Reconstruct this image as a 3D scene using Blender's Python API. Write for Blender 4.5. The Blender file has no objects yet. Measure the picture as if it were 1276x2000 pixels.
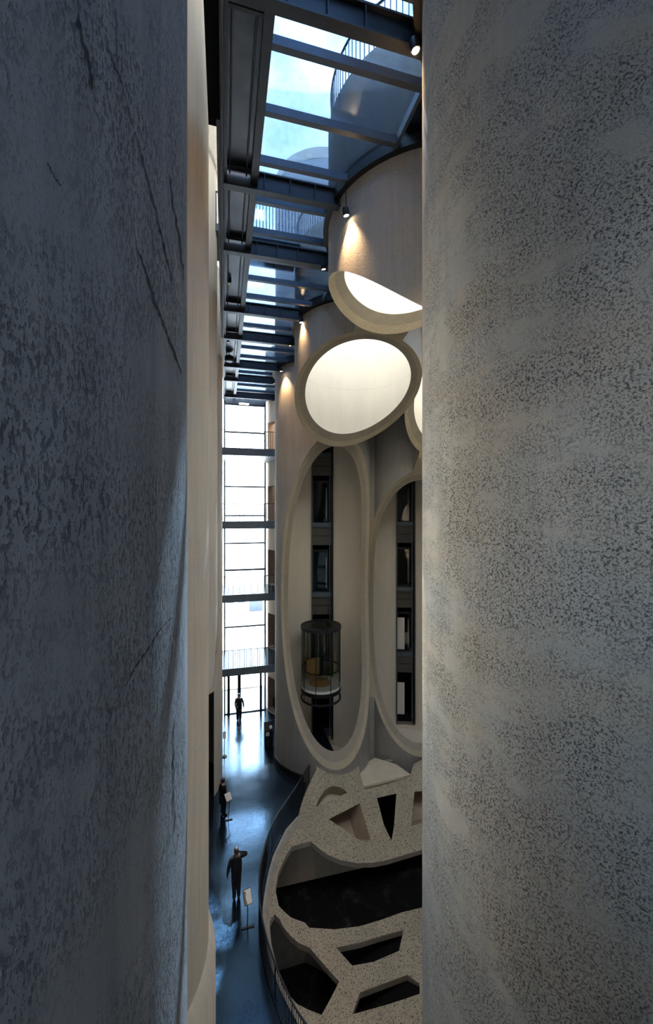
import bpy, bmesh, math, random
from mathutils import Vector, Matrix
from mathutils.geometry import delaunay_2d_cdt
random.seed(7)
scene = bpy.context.scene
COL = scene.collection

# ------------------------------------------------------------------ camera
FPX, CAMH = 778.0, 13.5
YAW = math.atan(200 / 778.0)
cam_d = bpy.data.cameras.new('camera')
cam_d.sensor_fit = 'VERTICAL'
cam_d.sensor_height = 36.0
cam_d.lens = 36.0 * FPX / 2000.0
cam_d.clip_start, cam_d.clip_end = 0.05, 500
cam = bpy.data.objects.new('camera', cam_d)
cam.location = (0, 0, CAMH)
cam.rotation_euler = (math.radians(90), 0, -YAW)
COL.objects.link(cam)
scene.camera = cam

# ------------------------------------------------------------------ light and exposure
vs = scene.view_settings
vs.view_transform = 'Standard'
vs.look = 'None'
vs.gamma = 1.0
vs.use_curve_mapping = False
vs.exposure = 2.4
scene.cycles.max_bounces = 14
scene.cycles.diffuse_bounces = 10
scene.cycles.transparent_max_bounces = 16
scene.cycles.sample_clamp_indirect = 6.0
scene.cycles.caustics_reflective = False
scene.cycles.caustics_refractive = False

world = bpy.data.worlds.new('sky')
scene.world = world
world.use_nodes = True
wn, wl = world.node_tree.nodes, world.node_tree.links
wn.clear()
w_out = wn.new('ShaderNodeOutputWorld')
w_bg = wn.new('ShaderNodeBackground')
w_tc = wn.new('ShaderNodeTexCoord')
w_sep = wn.new('ShaderNodeSeparateXYZ')
w_grad = wn.new('ShaderNodeValToRGB')
e = w_grad.color_ramp.elements
e[0].position, e[0].color = 0.0, (0.80, 0.92, 1.0, 1)
e[1].position, e[1].color = 0.75, (0.27, 0.47, 0.80, 1)
w_no = wn.new('ShaderNodeTexNoise')
w_no.inputs['Scale'].default_value = 3.2
w_no.inputs['Detail'].default_value = 6
w_no.inputs['Roughness'].default_value = 0.55
w_cl = wn.new('ShaderNodeValToRGB')
w_cl.color_ramp.elements[0].position = 0.42
w_cl.color_ramp.elements[1].position = 0.62
w_mix = wn.new('ShaderNodeMix'); w_mix.data_type = 'RGBA'
w_mix.inputs['B'].default_value = (1.0, 1.0, 1.0, 1)
w_str = wn.new('ShaderNodeMapRange')
w_str.inputs['From Min'].default_value = 0.0
w_str.inputs['From Max'].default_value = 0.7
w_str.inputs['To Min'].default_value = 6.0
w_str.inputs['To Max'].default_value = 3.0
wl.new(w_tc.outputs['Generated'], w_sep.inputs[0])
wl.new(w_tc.outputs['Generated'], w_no.inputs['Vector'])
wl.new(w_sep.outputs['Z'], w_grad.inputs['Fac'])
wl.new(w_sep.outputs['Z'], w_str.inputs['Value'])
wl.new(w_no.outputs['Fac'], w_cl.inputs['Fac'])
wl.new(w_cl.outputs['Color'], w_mix.inputs['Factor'])
wl.new(w_grad.outputs['Color'], w_mix.inputs['A'])
wl.new(w_mix.outputs['Result'], w_bg.inputs['Color'])
wl.new(w_str.outputs['Result'], w_bg.inputs['Strength'])
wl.new(w_bg.outputs[0], w_out.inputs[0])

sun_d = bpy.data.lights.new('sun', 'SUN')
sun_d.energy = 11.0
sun_d.color = (1.0, 0.95, 0.86)
sun_d.angle = math.radians(0.6)
sun = bpy.data.objects.new('sun', sun_d)
sun.rotation_euler = Vector((-0.12, -0.45, -0.88)).to_track_quat('-Z', 'Y').to_euler()
sun.location = (-8, 40, 60)
COL.objects.link(sun)

# ------------------------------------------------------------------ helpers
def ray(px, py):
    u = (px - 638) / FPX; v = (1000 - py) / FPX
    return Vector((math.sin(YAW) + u * math.cos(YAW), math.cos(YAW) - u * math.sin(YAW), v))
def on_z(px, py, z):
    d = ray(px, py); return Vector((0, 0, CAMH)) + d * ((z - CAMH) / d.z)
def on_y(px, py, y):
    d = ray(px, py); return Vector((0, 0, CAMH)) + d * (y / d.y)

def tag(o, label=None, cat=None, group=None, kind=None):
    if label: o['label'] = label
    if cat: o['category'] = cat
    if group: o['group'] = group
    if kind: o['kind'] = kind
    return o
def empty(name, loc, label=None, cat=None, group=None, kind=None, rz=0):
    o = bpy.data.objects.new(name, None); COL.objects.link(o)
    o.location = loc; o.rotation_euler = (0, 0, rz); o.empty_display_size = 0.2
    return tag(o, label, cat, group, kind)
def link(name, me, parent=None):
    o = bpy.data.objects.new(name, me); COL.objects.link(o)
    if parent is not None:
        o.parent = parent
    return o

class MB:
    """collects shapes into one mesh"""
    def __init__(s): s.v = []; s.f = []; s.m = []; s.mats = []
    def mat(s, m):
        if m not in s.mats: s.mats.append(m)
        return s.mats.index(m)
    def add(s, vs_, fs, m=None):
        b = len(s.v); s.v += [tuple(p) for p in vs_]
        k = s.mat(m) if m else 0
        for f in fs: s.f.append([b + i for i in f]); s.m.append(k)
        return s
    def box(s, x0, x1, y0, y1, z0, z1, m=None):
        vs_ = [(x, y, z) for z in (z0, z1) for y in (y0, y1) for x in (x0, x1)]
        return s.add(vs_, [(0, 2, 3, 1), (4, 5, 7, 6), (0, 1, 5, 4), (2, 6, 7, 3), (0, 4, 6, 2), (1, 3, 7, 5)], m)
    def prism(s, poly, z0, z1, m=None):
        n = len(poly)
        vs_ = [(p[0], p[1], z0) for p in poly] + [(p[0], p[1], z1) for p in poly]
        fs = [tuple(range(n))[::-1], tuple(range(n, 2 * n))]
        for i in range(n):
            j = (i + 1) % n; fs.append((i, j, n + j, n + i))
        return s.add(vs_, fs, m)
    def tube(s, pts, r, seg=8, m=None, closed=False, caps=True):
        pts = [Vector(p) for p in pts]; n = len(pts); vs_ = []; fs = []
        for i, p in enumerate(pts):
            a = pts[i - 1] if (i > 0 or closed) else p
            b = pts[(i + 1) % n] if (i < n - 1 or closed) else p
            t = (b - a).normalized()
            up = Vector((0, 0, 1)) if abs(t.z) < 0.9 else Vector((1, 0, 0))
            x = t.cross(up).normalized(); y = x.cross(t)
            rr = r[i] if isinstance(r, (list, tuple)) else r
            for k in range(seg):
                a_ = 2 * math.pi * k / seg
                vs_.append(p + x * rr * math.cos(a_) + y * rr * math.sin(a_))
        for i in range(n if closed else n - 1):
            j = (i + 1) % n
            for k in range(seg):
                l = (k + 1) % seg
                fs.append((i * seg + k, i * seg + l, j * seg + l, j * seg + k))
        if caps and not closed:
            fs.append(tuple(range(seg))[::-1]); fs.append(tuple((n - 1) * seg + k for k in range(seg)))
        return s.add(vs_, fs, m)
    def lathe(s, prof, c=(0, 0, 0), seg=24, m=None, a0=0, a1=2 * math.pi):
        full = abs(a1 - a0 - 2 * math.pi) < 1e-6
        nn = seg if full else seg + 1; vs_ = []; fs = []
        for k in range(nn):
            a = a0 + (a1 - a0) * k / seg
            for r, z in prof: vs_.append((c[0] + r * math.cos(a), c[1] + r * math.sin(a), c[2] + z))
        L = len(prof)
        for k in range(seg):
            l = (k + 1) % nn
            for i in range(L - 1):
                fs.append((k * L + i, l * L + i, l * L + i + 1, k * L + i + 1))
        return s.add(vs_, fs, m)
    def mesh(s, name, m=None):
        me = bpy.data.meshes.new(name); me.from_pydata(s.v, [], s.f)
        mats = s.mats or [m]
        for x in mats: me.materials.append(x)
        if s.mats:
            me.polygons.foreach_set('material_index', s.m)
        me.update(); return me
    def build(s, name, m=None, parent=None, smooth=None):
        me = s.mesh(name, m)
        bm = bmesh.new(); bm.from_mesh(me); bmesh.ops.recalc_face_normals(bm, faces=bm.faces); bm.to_mesh(me); bm.free()
        if smooth is not None: shade(me, smooth)
        return link(name, me, parent)
def shade(me, deg=30):
    me.polygons.foreach_set('use_smooth', [True] * len(me.polygons))
    me.set_sharp_from_angle(angle=math.radians(deg)); me.update()

# ------------------------------------------------------------------ materials
MATS = {}
class NT:
    def __init__(s, name):
        s.m = bpy.data.materials.new(name); s.m.use_nodes = True; MATS[name] = s.m
        s.n = s.m.node_tree.nodes; s.l = s.m.node_tree.links
        s.b = s.n['Principled BSDF']; s.out = s.n['Material Output']
        s.tc = s.n.new('ShaderNodeTexCoord')
    def map(s, scale, src='Object'):
        mp = s.n.new('ShaderNodeMapping'); mp.inputs['Scale'].default_value = scale
        s.l.new(s.tc.outputs[src], mp.inputs['Vector']); return mp.outputs[0]
    def noise(s, scale, detail=5, rough=0.6, vec=None, dist=0):
        t = s.n.new('ShaderNodeTexNoise'); t.inputs['Scale'].default_value = scale
        t.inputs['Detail'].default_value = detail; t.inputs['Roughness'].default_value = rough
        t.inputs['Distortion'].default_value = dist
        s.l.new(vec if vec else s.tc.outputs['Object'], t.inputs['Vector']); return t.outputs['Fac']
    def voro(s, scale, vec=None, feat='F1'):
        t = s.n.new('ShaderNodeTexVoronoi'); t.inputs['Scale'].default_value = scale; t.feature = feat
        s.l.new(vec if vec else s.tc.outputs['Object'], t.inputs['Vector']); return t
    def ramp(s, fac, stops):
        r = s.n.new('ShaderNodeValToRGB'); el = r.color_ramp.elements
        while len(el) < len(stops): el.new(0.5)
        for q, (p, c) in zip(el, stops):
            q.position = p; q.color = (c, c, c, 1) if isinstance(c, (int, float)) else (*c, 1)
        s.l.new(fac, r.inputs['Fac']); return r.outputs['Color']
    def mix(s, fac, a, b, mode='MIX'):
        x = s.n.new('ShaderNodeMix'); x.data_type = 'RGBA'; x.blend_type = mode
        for inp, val in (('Factor', fac), ('A', a), ('B', b)):
            if isinstance(val, (int, float)): x.inputs[inp].default_value = val if inp == 'Factor' else (val, val, val, 1)
            elif isinstance(val, tuple): x.inputs[inp].default_value = (*val, 1)
            else: s.l.new(val, x.inputs[inp])
        return x.outputs['Result']
    def math(s, op, a, b=0.0):
        x = s.n.new('ShaderNodeMath'); x.operation = op
        for i, val in enumerate((a, b)):
            if isinstance(val, (int, float)): x.inputs[i].default_value = val
            else: s.l.new(val, x.inputs[i])
        return x.outputs[0]
    def bump(s, h, strength, dist=0.02):
        b = s.n.new('ShaderNodeBump'); b.inputs['Strength'].default_value = strength; b.inputs['Distance'].default_value = dist
        s.l.new(h, b.inputs['Height']); s.l.new(b.outputs[0], s.b.inputs['Normal'])
    def col(s, c):
        if isinstance(c, tuple): s.b.inputs['Base Color'].default_value = (*c, 1)
        else: s.l.new(c, s.b.inputs['Base Color'])
    def set(s, **k):
        for a, v in k.items():
            s.b.inputs[{'rough': 'Roughness', 'metal': 'Metallic', 'spec': 'Specular IOR Level', 'ior': 'IOR'}[a]].default_value = v
        return s

def plain(name, c, rough=0.5, metal=0.0, var=0.15, scale=6.0, bump=0.0, spec=0.5):
    t = NT(name); f = t.noise(scale, 4)
    t.col(t.mix(t.ramp(f, [(0.3, 0), (0.7, 1)]), tuple(x * (1 - var) for x in c), tuple(min(1, x * (1 + var)) for x in c)))
    t.set(rough=rough, metal=metal, spec=spec)
    if bump: t.bump(f, bump, 0.01)
    return t.m

def concrete(name, a, b, pits=0.5, pit_scale=26, patch=0.55, bump=0.5, bd=0.03, grain=(1, 1, 1), pitcol=(0.07, 0.075, 0.08), streak=0.25):
    """board-marked old silo concrete: tonal patches, dark blow-holes in drifts, vertical streaks"""
    t = NT(name)
    big = t.noise(0.55, 4, 0.55)
    base = t.mix(t.ramp(big, [(0.32, 0), (0.68, 1)]), a, b)
    warm = t.noise(0.9, 3, 0.5, t.map((1, 1, 1.7)))
    base = t.mix(t.ramp(warm, [(0.45, 0), (0.75, 0.45)]), base, (a[0] * 1.05, a[1] * 0.93, a[2] * 0.80))
    st = t.noise(7, 5, 0.65, t.map((1, 1, 0.07)))
    base = t.mix(t.ramp(st, [(0.35, streak), (0.6, 0)]), base, tuple(x * 0.55 for x in a))
    vec = t.map(grain)
    fine = t.noise(pit_scale, 4, 0.65, vec)
    drift = t.noise(1.3, 4, 0.6, t.map((1, 1, 1.8)))
    thr = t.math('MULTIPLY', t.ramp(drift, [(0.36, 0.0), (patch + 0.1, 1.0)]), 1.0)
    hole = t.ramp(fine, [(0.36, 1), (0.47, 0)])
    hole = t.math('MULTIPLY', hole, thr)
    speck = t.ramp(t.noise(pit_scale * 2.1, 2, 0.5, vec), [(0.30, 1), (0.38, 0)])
    hole2 = t.math('MAXIMUM', hole, t.math('MULTIPLY', speck, t.math('ADD', t.math('MULTIPLY', thr, 0.6), 0.12)))
    t.col(t.mix(t.math('MULTIPLY', hole2, pits), base, pitcol))
    grit = t.noise(pit_scale * 0.8, 6, 0.75, vec)
    h = t.math('SUBTRACT', t.math('ADD', t.math('MULTIPLY', grit, 0.35), t.math('MULTIPLY', t.noise(4, 5, 0.6), 0.35)), t.math('MULTIPLY', hole2, 0.9))
    t.bump(h, bump, bd)
    t.set(rough=0.86, spec=0.25)
    return t.m

M_tube = concrete('old_silo_concrete', (0.40, 0.38, 0.35), (0.35, 0.345, 0.34), 0.35, 20, 0.6, 0.35, 0.02)
M_right = concrete('pitted_silo_concrete', (0.47, 0.41, 0.335), (0.39, 0.37, 0.34), 1.0, 50, 0.45, 0.8, 0.018)
M_left = concrete('rough_silo_concrete', (0.41, 0.415, 0.42), (0.47, 0.475, 0.48), 0.6, 62, 0.58, 1.0, 0.025, (1, 1, 0.4), streak=0.45)
M_cream = concrete('cream_silo_concrete', (0.76, 0.69, 0.59), (0.70, 0.66, 0.59), 0.18, 22, 0.7, 0.25, 0.015)

def aggregate(name, a, dark, scale=9, amt=0.8):
    t = NT(name)
    v = t.voro(scale); f = t.noise(1.0, 4)
    base = t.mix(t.ramp(f, [(0.35, 0), (0.7, 1)]), a, tuple(x * 0.82 for x in a))
    stones = t.ramp(t.noise(scale * 1.6, 3, 0.55), [(0.38, 1), (0.46, 0)])
    base = t.mix(t.math('MULTIPLY', stones, amt), base, dark)
    t.col(base); t.bump(t.noise(scale * 3, 3), 0.15, 0.01); t.set(rough=0.62, spec=0.35)
    return t.m
M_cut = aggregate('cut_aggregate', (0.52, 0.45, 0.33), (0.22, 0.18, 0.13), 22, 0.5)
M_pit = aggregate('cut_terrazzo', (0.42, 0.37, 0.28), (0.05, 0.045, 0.04), 15, 0.95)
M_sleeve = plain('sleeve_concrete', (0.36, 0.32, 0.26), 0.7, 0, 0.08, 3, 0.05, 0.3)
M_web = plain('pale_web_concrete', (0.60, 0.53, 0.42), 0.75, 0, 0.07, 2, 0.05, 0.3)
M_rim = plain('rim_concrete', (0.33, 0.31, 0.27), 0.75, 0, 0.15, 3, 0.1, 0.3)

def lined(name, a, joint, var=0.06):
    """smooth sleeve concrete with horizontal pour joints"""
    t = NT(name)
    sp = t.n.new('ShaderNodeSeparateXYZ'); t.l.new(t.tc.outputs['Object'], sp.inputs[0])
    zz = t.math('ADD', sp.outputs['Z'], t.math('MULTIPLY', t.noise(0.7, 2), 0.05))
    fr = t.math('FRACT', t.math('DIVIDE', zz, joint))
    line = t.ramp(fr, [(0.0, 1), (0.016, 0)])
    f = t.noise(2.2, 4, 0.6, t.map((1, 1, 0.3)))
    base = t.mix(t.ramp(f, [(0.3, 0), (0.7, 1)]), tuple(x * (1 - var) for x in a), a)
    t.col(t.mix(t.math('MULTIPLY', line, 0.35), base, tuple(x * 0.6 for x in a)))
    t.bump(t.math('SUBTRACT', t.math('MULTIPLY', t.noise(9, 4), 0.15), line), 0.2, 0.01)
    t.set(rough=0.7, spec=0.3); return t.m
M_white = lined('white_sleeve_interior', (0.86, 0.83, 0.76), 2.15)
M_beige = lined('beige_shaft_interior', (0.80, 0.74, 0.64), 2.4)

M_steel = plain('dark_steel', (0.022, 0.026, 0.034), 0.45, 0.3, 0.2, 4)
M_bar = plain('grey_blue_bar', (0.06, 0.075, 0.10), 0.4, 0.4, 0.15, 4)
M_black = plain('black_paint', (0.0035, 0.0038, 0.0045), 0.5, 0, 0.2, 5)
M_panel = plain('soffit_panel_metal', (0.085, 0.088, 0.095), 0.38, 0.8, 0.3, 1.5, 0.1)
M_slab = plain('slab_edge_steel', (0.10, 0.13, 0.16), 0.4, 0.3, 0.12, 3)
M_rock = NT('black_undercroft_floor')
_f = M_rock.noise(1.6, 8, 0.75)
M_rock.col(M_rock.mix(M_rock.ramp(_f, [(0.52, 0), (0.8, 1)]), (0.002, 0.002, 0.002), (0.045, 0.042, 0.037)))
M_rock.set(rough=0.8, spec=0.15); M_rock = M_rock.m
M_spandrel = plain('grey_spandrel', (0.10, 0.095, 0.085), 0.5)
M_winfar = plain('pale_far_window', (0.52, 0.58, 0.62), 0.3)
M_tower = plain('grey_tower_render', (0.22, 0.23, 0.25), 0.8, 0, 0.1, 1)
M_crack = plain('dark_crack', (0.10, 0.095, 0.09), 0.95, 0, 0.4, 30, 0, 0.1)
M_wood = plain('birch_wood', (0.55, 0.32, 0.12), 0.5, 0, 0.2, 8)
M_offwhite = plain('white_laminate', (0.8, 0.8, 0.78), 0.4, 0, 0.05, 5)
M_paper = plain('printed_sheet', (0.75, 0.72, 0.66), 0.6, 0, 0.05, 5)
M_brownprint = plain('brown_print', (0.23, 0.17, 0.10), 0.6, 0, 0.3, 30)
M_red = plain('red_paint', (0.6, 0.05, 0.03), 0.5)
M_pave = plain('pale_paving', (0.62, 0.60, 0.56), 0.8, 0, 0.08, 1)
M_facade = plain('pale_render', (0.78, 0.78, 0.76), 0.8, 0, 0.05, 1)
M_roofred = plain('terracotta_roof', (0.55, 0.25, 0.18), 0.7)
M_brown = plain('brown_recess_plaster', (0.34, 0.27, 0.20), 0.8, 0, 0.12, 2)
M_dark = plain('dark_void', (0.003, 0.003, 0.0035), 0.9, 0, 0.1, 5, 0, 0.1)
M_suit = plain('dark_suit', (0.0045, 0.0035, 0.004), 0.9, 0, 0.25, 20)
M_navy = plain('dark_clothes', (0.003, 0.0033, 0.0045), 0.9, 0, 0.25, 20)
M_olive = plain('olive_clothes', (0.02, 0.02, 0.015), 0.9, 0, 0.25, 20)
M_skin = plain('brown_skin', (0.075, 0.036, 0.024), 0.5, 0, 0.1, 12)
M_skin2 = plain('light_skin', (0.52, 0.33, 0.24), 0.5, 0, 0.1, 12)
M_hair = plain('black_hair', (0.012, 0.010, 0.009), 0.6)
M_shoe = plain('black_leather', (0.004, 0.004, 0.004), 0.35)

def glass(name, tint, refl=0.08, rough=0.0):
    t = NT(name); n, l = t.n, t.l; n.remove(t.b)
    tr = n.new('ShaderNodeBsdfTransparent'); gl = n.new('ShaderNodeBsdfGlossy'); mx = n.new('ShaderNodeMixShader')
    fr = n.new('ShaderNodeFresnel'); fr.inputs['IOR'].default_value = 1.45
    f = n.new('ShaderNodeTexNoise'); f.inputs['Scale'].default_value = 9; f.inputs['Detail'].default_value = 6
    l.new(t.tc.outputs['Object'], f.inputs['Vector'])
    c = t.mix(t.ramp(f.outputs['Fac'], [(0.35, 0), (0.65, 1)]), tuple(x * 0.93 for x in tint), tint)
    l.new(c, tr.inputs['Color']); gl.inputs['Roughness'].default_value = rough
    mul = n.new('ShaderNodeMath'); mul.operation = 'MULTIPLY'; mul.inputs[1].default_value = refl / 0.08
    l.new(fr.outputs[0], mul.inputs[0]); l.new(mul.outputs[0], mx.inputs['Fac'])
    l.new(tr.outputs[0], mx.inputs[1]); l.new(gl.outputs[0], mx.inputs[2]); l.new(mx.outputs[0], t.out.inputs['Surface'])
    return t.m
M_sky = glass('blue_skylight_glass', (0.34, 0.43, 0.53), 0.05)
M_win = glass('clear_window_glass', (0.93, 0.97, 1.0), 0.06)
M_lift = glass('lift_glass', (0.86, 0.90, 0.86), 0.06)
M_lid = glass('clear_lid_glass', (0.62, 0.615, 0.595), 0.04)
M_slot = glass('grey_slot_glass', (0.40, 0.385, 0.36), 0.04)
M_clear = glass('clear_roof_glass', (0.97, 0.95, 0.90), 0.04)

def emit(name, c, s):
    t = NT(name); t.b.inputs['Emission Color'].default_value = (*c, 1); t.b.inputs['Emission Strength'].default_value = s
    t.col((0.8, 0.8, 0.8)); return t.m
M_lamp = emit('warm_lamp_face', (1.0, 0.72, 0.42), 14)
M_tubelight = emit('pink_white_tube', (1.0, 0.86, 0.84), 5)

t = NT('polished_dark_floor')
_n1 = t.noise(0.8, 5, 0.6); _n2 = t.noise(14, 4, 0.6)
t.col(t.mix(t.ramp(_n1, [(0.35, 0), (0.7, 1)]), (0.004, 0.007, 0.012), (0.010, 0.014, 0.022)))
t.l.new(t.ramp(t.math('ADD', t.math('MULTIPLY', _n1, 0.6), t.math('MULTIPLY', _n2, 0.4)), [(0.35, 0.10), (0.65, 0.24)]), t.b.inputs['Roughness'])
t.bump(t.math('ADD', t.noise(3.5, 3), t.math('MULTIPLY', _n2, 0.12)), 0.09, 0.02)
t.set(spec=1.0, ior=1.75)
t.b.inputs['Specular Tint'].default_value = (0.36, 0.68, 1.0, 1)
M_floor = t.m

# ------------------------------------------------------------------ the silo grid
RO, RM, RI = 2.65, 2.47, 2.21
TB, TC, TD, TE, TG = (5.318, 9.846), (5.462, 15.983), (5.358, 21.78), (10.897, 22.198), (10.75, 16.38)
TA, TF = (5.20, 4.15), (5.45, 28.0)
L1, L2, L3, L4, L5 = (-2.88, 2.6), (-2.98, 9.1), (-2.893, 15.0), (-2.742, 21.0), (-2.74, 27.0)
ZTOP, ZC, FLH = 24.6, 21.1, 4.3
ZLEFT = 25.4
CUTTER = {  # ellipsoids of the carved atrium void: centre, half axes, yaw
    'B': ((5.742, 10.458, 8.795), (7.741, 4.724, 11.885), 0.011),
    'C': ((4.363, 11.373, 12.0), (8.139, 9.903, 8.17), -0.893),
    'D': ((5.068, 12.78, 9.084), (7.817, 9.405, 12.188), -0.633),
    'E': ((8.808, 13.024, 7.998), (10.635, 9.56, 10.766), 0.228),
    'G': ((6.6, 12.6, 10.4), (5.2, 10.0, 10.2), -0.787)}
RIGHT_ROW = [TA, TB, TC, TD, TF]
def xlim(y, extra=0.0, cap=3.48):
    x = cap
    for c in RIGHT_ROW:
        d = RO * RO - (y - c[1]) ** 2
        if d > 0: x = min(x, c[0] - math.sqrt(d) + extra)
    return x
def xleft(y, floor_=-1.2):
    x = floor_
    for c in (L1, L2, L3, L4, L5):
        d = RO * RO - (y - c[1]) ** 2
        if d > 0: x = max(x, c[0] + math.sqrt(d))
    return x

def ring_mesh(name, c, ro, ri, z0, z1, mo, mi, seg=144, zbot=None):
    """solid annulus; zbot(angle) may shape the lower edge"""
    b = MB(); prof = []
    vs_ = []
    for k in range(seg):
        a = 2 * math.pi * k / seg
        zb = zbot(a) if zbot else z0
        for r, z in ((ro, zb), (ro, z1), (ri, z1), (ri, zb)): vs_.append((c[0] + r * math.cos(a), c[1] + r * math.sin(a), z))
    for side, m in ((0, mo), (1, mo), (2, mi), (3, M_cut)):
        fs = []
        for k in range(seg):
            l = (k + 1) % seg
            fs.append((k * 4 + side, l * 4 + side, l * 4 + (side + 1) % 4, k * 4 + (side + 1) % 4))
        b.add([], [], m)
        mi_ = b.mat(m)
        for f in fs: b.f.append(list(f)); b.m.append(mi_)
    b.v = vs_
    me = b.mesh(name)
    bm = bmesh.new(); bm.from_mesh(me); bmesh.ops.recalc_face_normals(bm, faces=bm.faces); bm.to_mesh(me); bm.free()
    return me
def ellipsoid_mesh(key, m, nu=200, nv=110):
    ce, ax, yaw = CUTTER[key]; b = MB(); vs_ = [(0, 0, -1)]; fs = []
    for j in range(1, nv):
        ph = -math.pi / 2 + math.pi * j / nv
        for i in range(nu):
            th = 2 * math.pi * i / nu
            vs_.append((math.cos(ph) * math.cos(th), math.cos(ph) * math.sin(th), math.sin(ph)))
    vs_.append((0, 0, 1)); T = len(vs_) - 1
    for i in range(nu):
        fs.append((0, 1 + (i + 1) % nu, 1 + i)); fs.append((T, 1 + (nv - 2) * nu + i, 1 + (nv - 2) * nu + (i + 1) % nu))
        for j in range(nv - 2):
            a = 1 + j * nu; k = (i + 1) % nu
            fs.append((a + i, a + k, a + nu + k, a + nu + i))
    cy, sy = math.cos(yaw), math.sin(yaw); out = []
    for x, y, z in vs_:
        x, y, z = x * ax[0], y * ax[1], z * ax[2]
        out.append((ce[0] + x * cy - y * sy, ce[1] + x * sy + y * cy, ce[2] + z))
    b.add(out, fs, m); return b.mesh('cutter')
def boolean(me, cutters, op='DIFFERENCE'):
    o = bpy.data.objects.new('tmp', me); COL.objects.link(o); tmp = []
    for cm in cutters:
        c = bpy.data.objects.new('tmpc', cm); COL.objects.link(c); tmp.append(c)
        md = o.modifiers.new('b', 'BOOLEAN'); md.object = c; md.operation = op; md.solver = 'EXACT'; md.material_mode = 'TRANSFER'
    bpy.context.view_layer.update()
    dg = bpy.context.evaluated_depsgraph_get()
    res = bpy.data.meshes.new_from_object(o.evaluated_get(dg), preserve_all_data_layers=False, depsgraph=dg)
    for x in tmp + [o]: bpy.data.objects.remove(x)
    return res
def box_mesh(c, w, dirang, r0, r1, z0, z1, m):
    """box reaching outward from a tube centre: width w, direction angle measured from +Y towards +X"""
    d = Vector((math.sin(dirang), math.cos(dirang), 0)); s = Vector((d.y, -d.x, 0)); cc = Vector((c[0], c[1], 0))
    b = MB(); vs_ = []
    for z in (z0, z1):
        for r in (r0, r1):
            for q in (-w / 2, w / 2): p = cc + d * r + s * q; vs_.append((p.x, p.y, z))
    b.add(vs_, [(0, 2, 3, 1), (4, 5, 7, 6), (0, 1, 5, 4), (2, 6, 7, 3), (0, 4, 6, 2), (1, 3, 7, 5)], m)
    return b.mesh('boxcut')

# ------------------------------------------------------------------ tubes
def tube_thing(key, c, z0, z1, label, mo=M_tube, mi=M_white, extra=(), lid=True, group=None):
    root = empty('concrete_silo_tube', (c[0], c[1], z0), label, 'silo tube', group or 'concrete silo tubes')
    for nm, ro, ri, m1, m2, mc in (('outer_wall', RO, RM, mo, M_sleeve, M_cut), ('inner_sleeve', RM, RI, M_sleeve, mi, M_sleeve)):
        me = ring_mesh(nm, c, ro, ri, z0, z1, m1, m2)
        cuts = []
        if key: cuts.append(ellipsoid_mesh(key, mc))
        cuts += [box_mesh(c, *x, m) for x, m in ((e_, M_brown) for e_ in extra)]
        if cuts: me = boolean(me, cuts)
        shade(me, 28)
        o = link(nm, me, root); o.matrix_parent_inverse = Matrix.Translation((-c[0], -c[1], -z0))
    if lid:
        b = MB(); b.lathe([(0, 0), (RI + 0.1, 0), (RI + 0.1, 0.03), (0, 0.03)], (0, 0, z1 - z0 - 0.25), 48)
        b.build('glass_lid', M_lid, root)
    return root
rB = tube_thing('B', TB, 11.5, 23.72, 'grey hanging concrete tube with half-hidden white oval opening, top right')
rC = tube_thing('C', TC, 11.0, 24.2, 'hanging concrete tube with the large bright white oval opening')
slotD = (1.32, math.radians(13.6), 1.2, 4.0, -0.6, 19.0)
slotE = (1.22, math.radians(19.5), 1.2, 4.0, -0.6, 19.0)
rD = tube_thing('D', TD, -1.0, ZTOP, 'full-height concrete tube with tall oval cut showing the glass lift', M_tube, M_beige, (slotD,), False)
rE = tube_thing('E', TE, -1.0, ZTOP, 'concrete tube with tall oval cut partly hidden beside the foreground tube', M_tube, M_beige, (slotE,), False)
for rr_, c_ in ((rD, TD), (rE, TE)):
    bb = MB(); bb.lathe([(0, 0), (RI + 0.1, 0), (RI + 0.1, 0.1), (0, 0.1)], (0, 0, 0.05), 48); bb.build('shaft_floor', M_beige, rr_)
bb = MB(); bb.lathe([(0, 0), (RI + 0.1, 0), (RI + 0.1, 0.2), (0, 0.2)], (0, 0, ZTOP + 1.0 - 0.3), 48); bb.build('roof_cap', M_tube, rE)
rG = tube_thing('G', TG, 12.0, ZTOP, 'hanging concrete tube showing only a sliver of white oval', M_tube, M_white)

def plain_tube(c, z0, z1, label, mo, ro=RO, ri=None, zbot=None, group='concrete silo tubes', seg=192, nm='outer_wall'):
    root = empty('concrete_silo_tube', (c[0], c[1], z0), label, 'silo tube', group)
    me = ring_mesh(nm, c, ro, ri or RM, z0, z1, mo, M_sleeve, seg, zbot); shade(me, 28)
    o = link(nm, me, root); o.matrix_parent_inverse = Matrix.Translation((-c[0], -c[1], -z0))
    return root
rA = plain_tube(TA, 2.0, ZTOP, 'huge pitted concrete tube filling the right foreground', M_right)
rL1 = plain_tube(L1, 0, 24.0, 'dark rough concrete tube filling the left foreground', M_left)
def on_tube(px, py, c, r=RO):
    d = ray(px, py); h2 = d.x ** 2 + d.y ** 2; bq = d.x * c[0] + d.y * c[1]; D = bq * bq - h2 * (c[0] ** 2 + c[1] ** 2 - r * r)
    return Vector((0, 0, CAMH)) + d * ((bq - math.sqrt(max(D, 0))) / h2)
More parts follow.
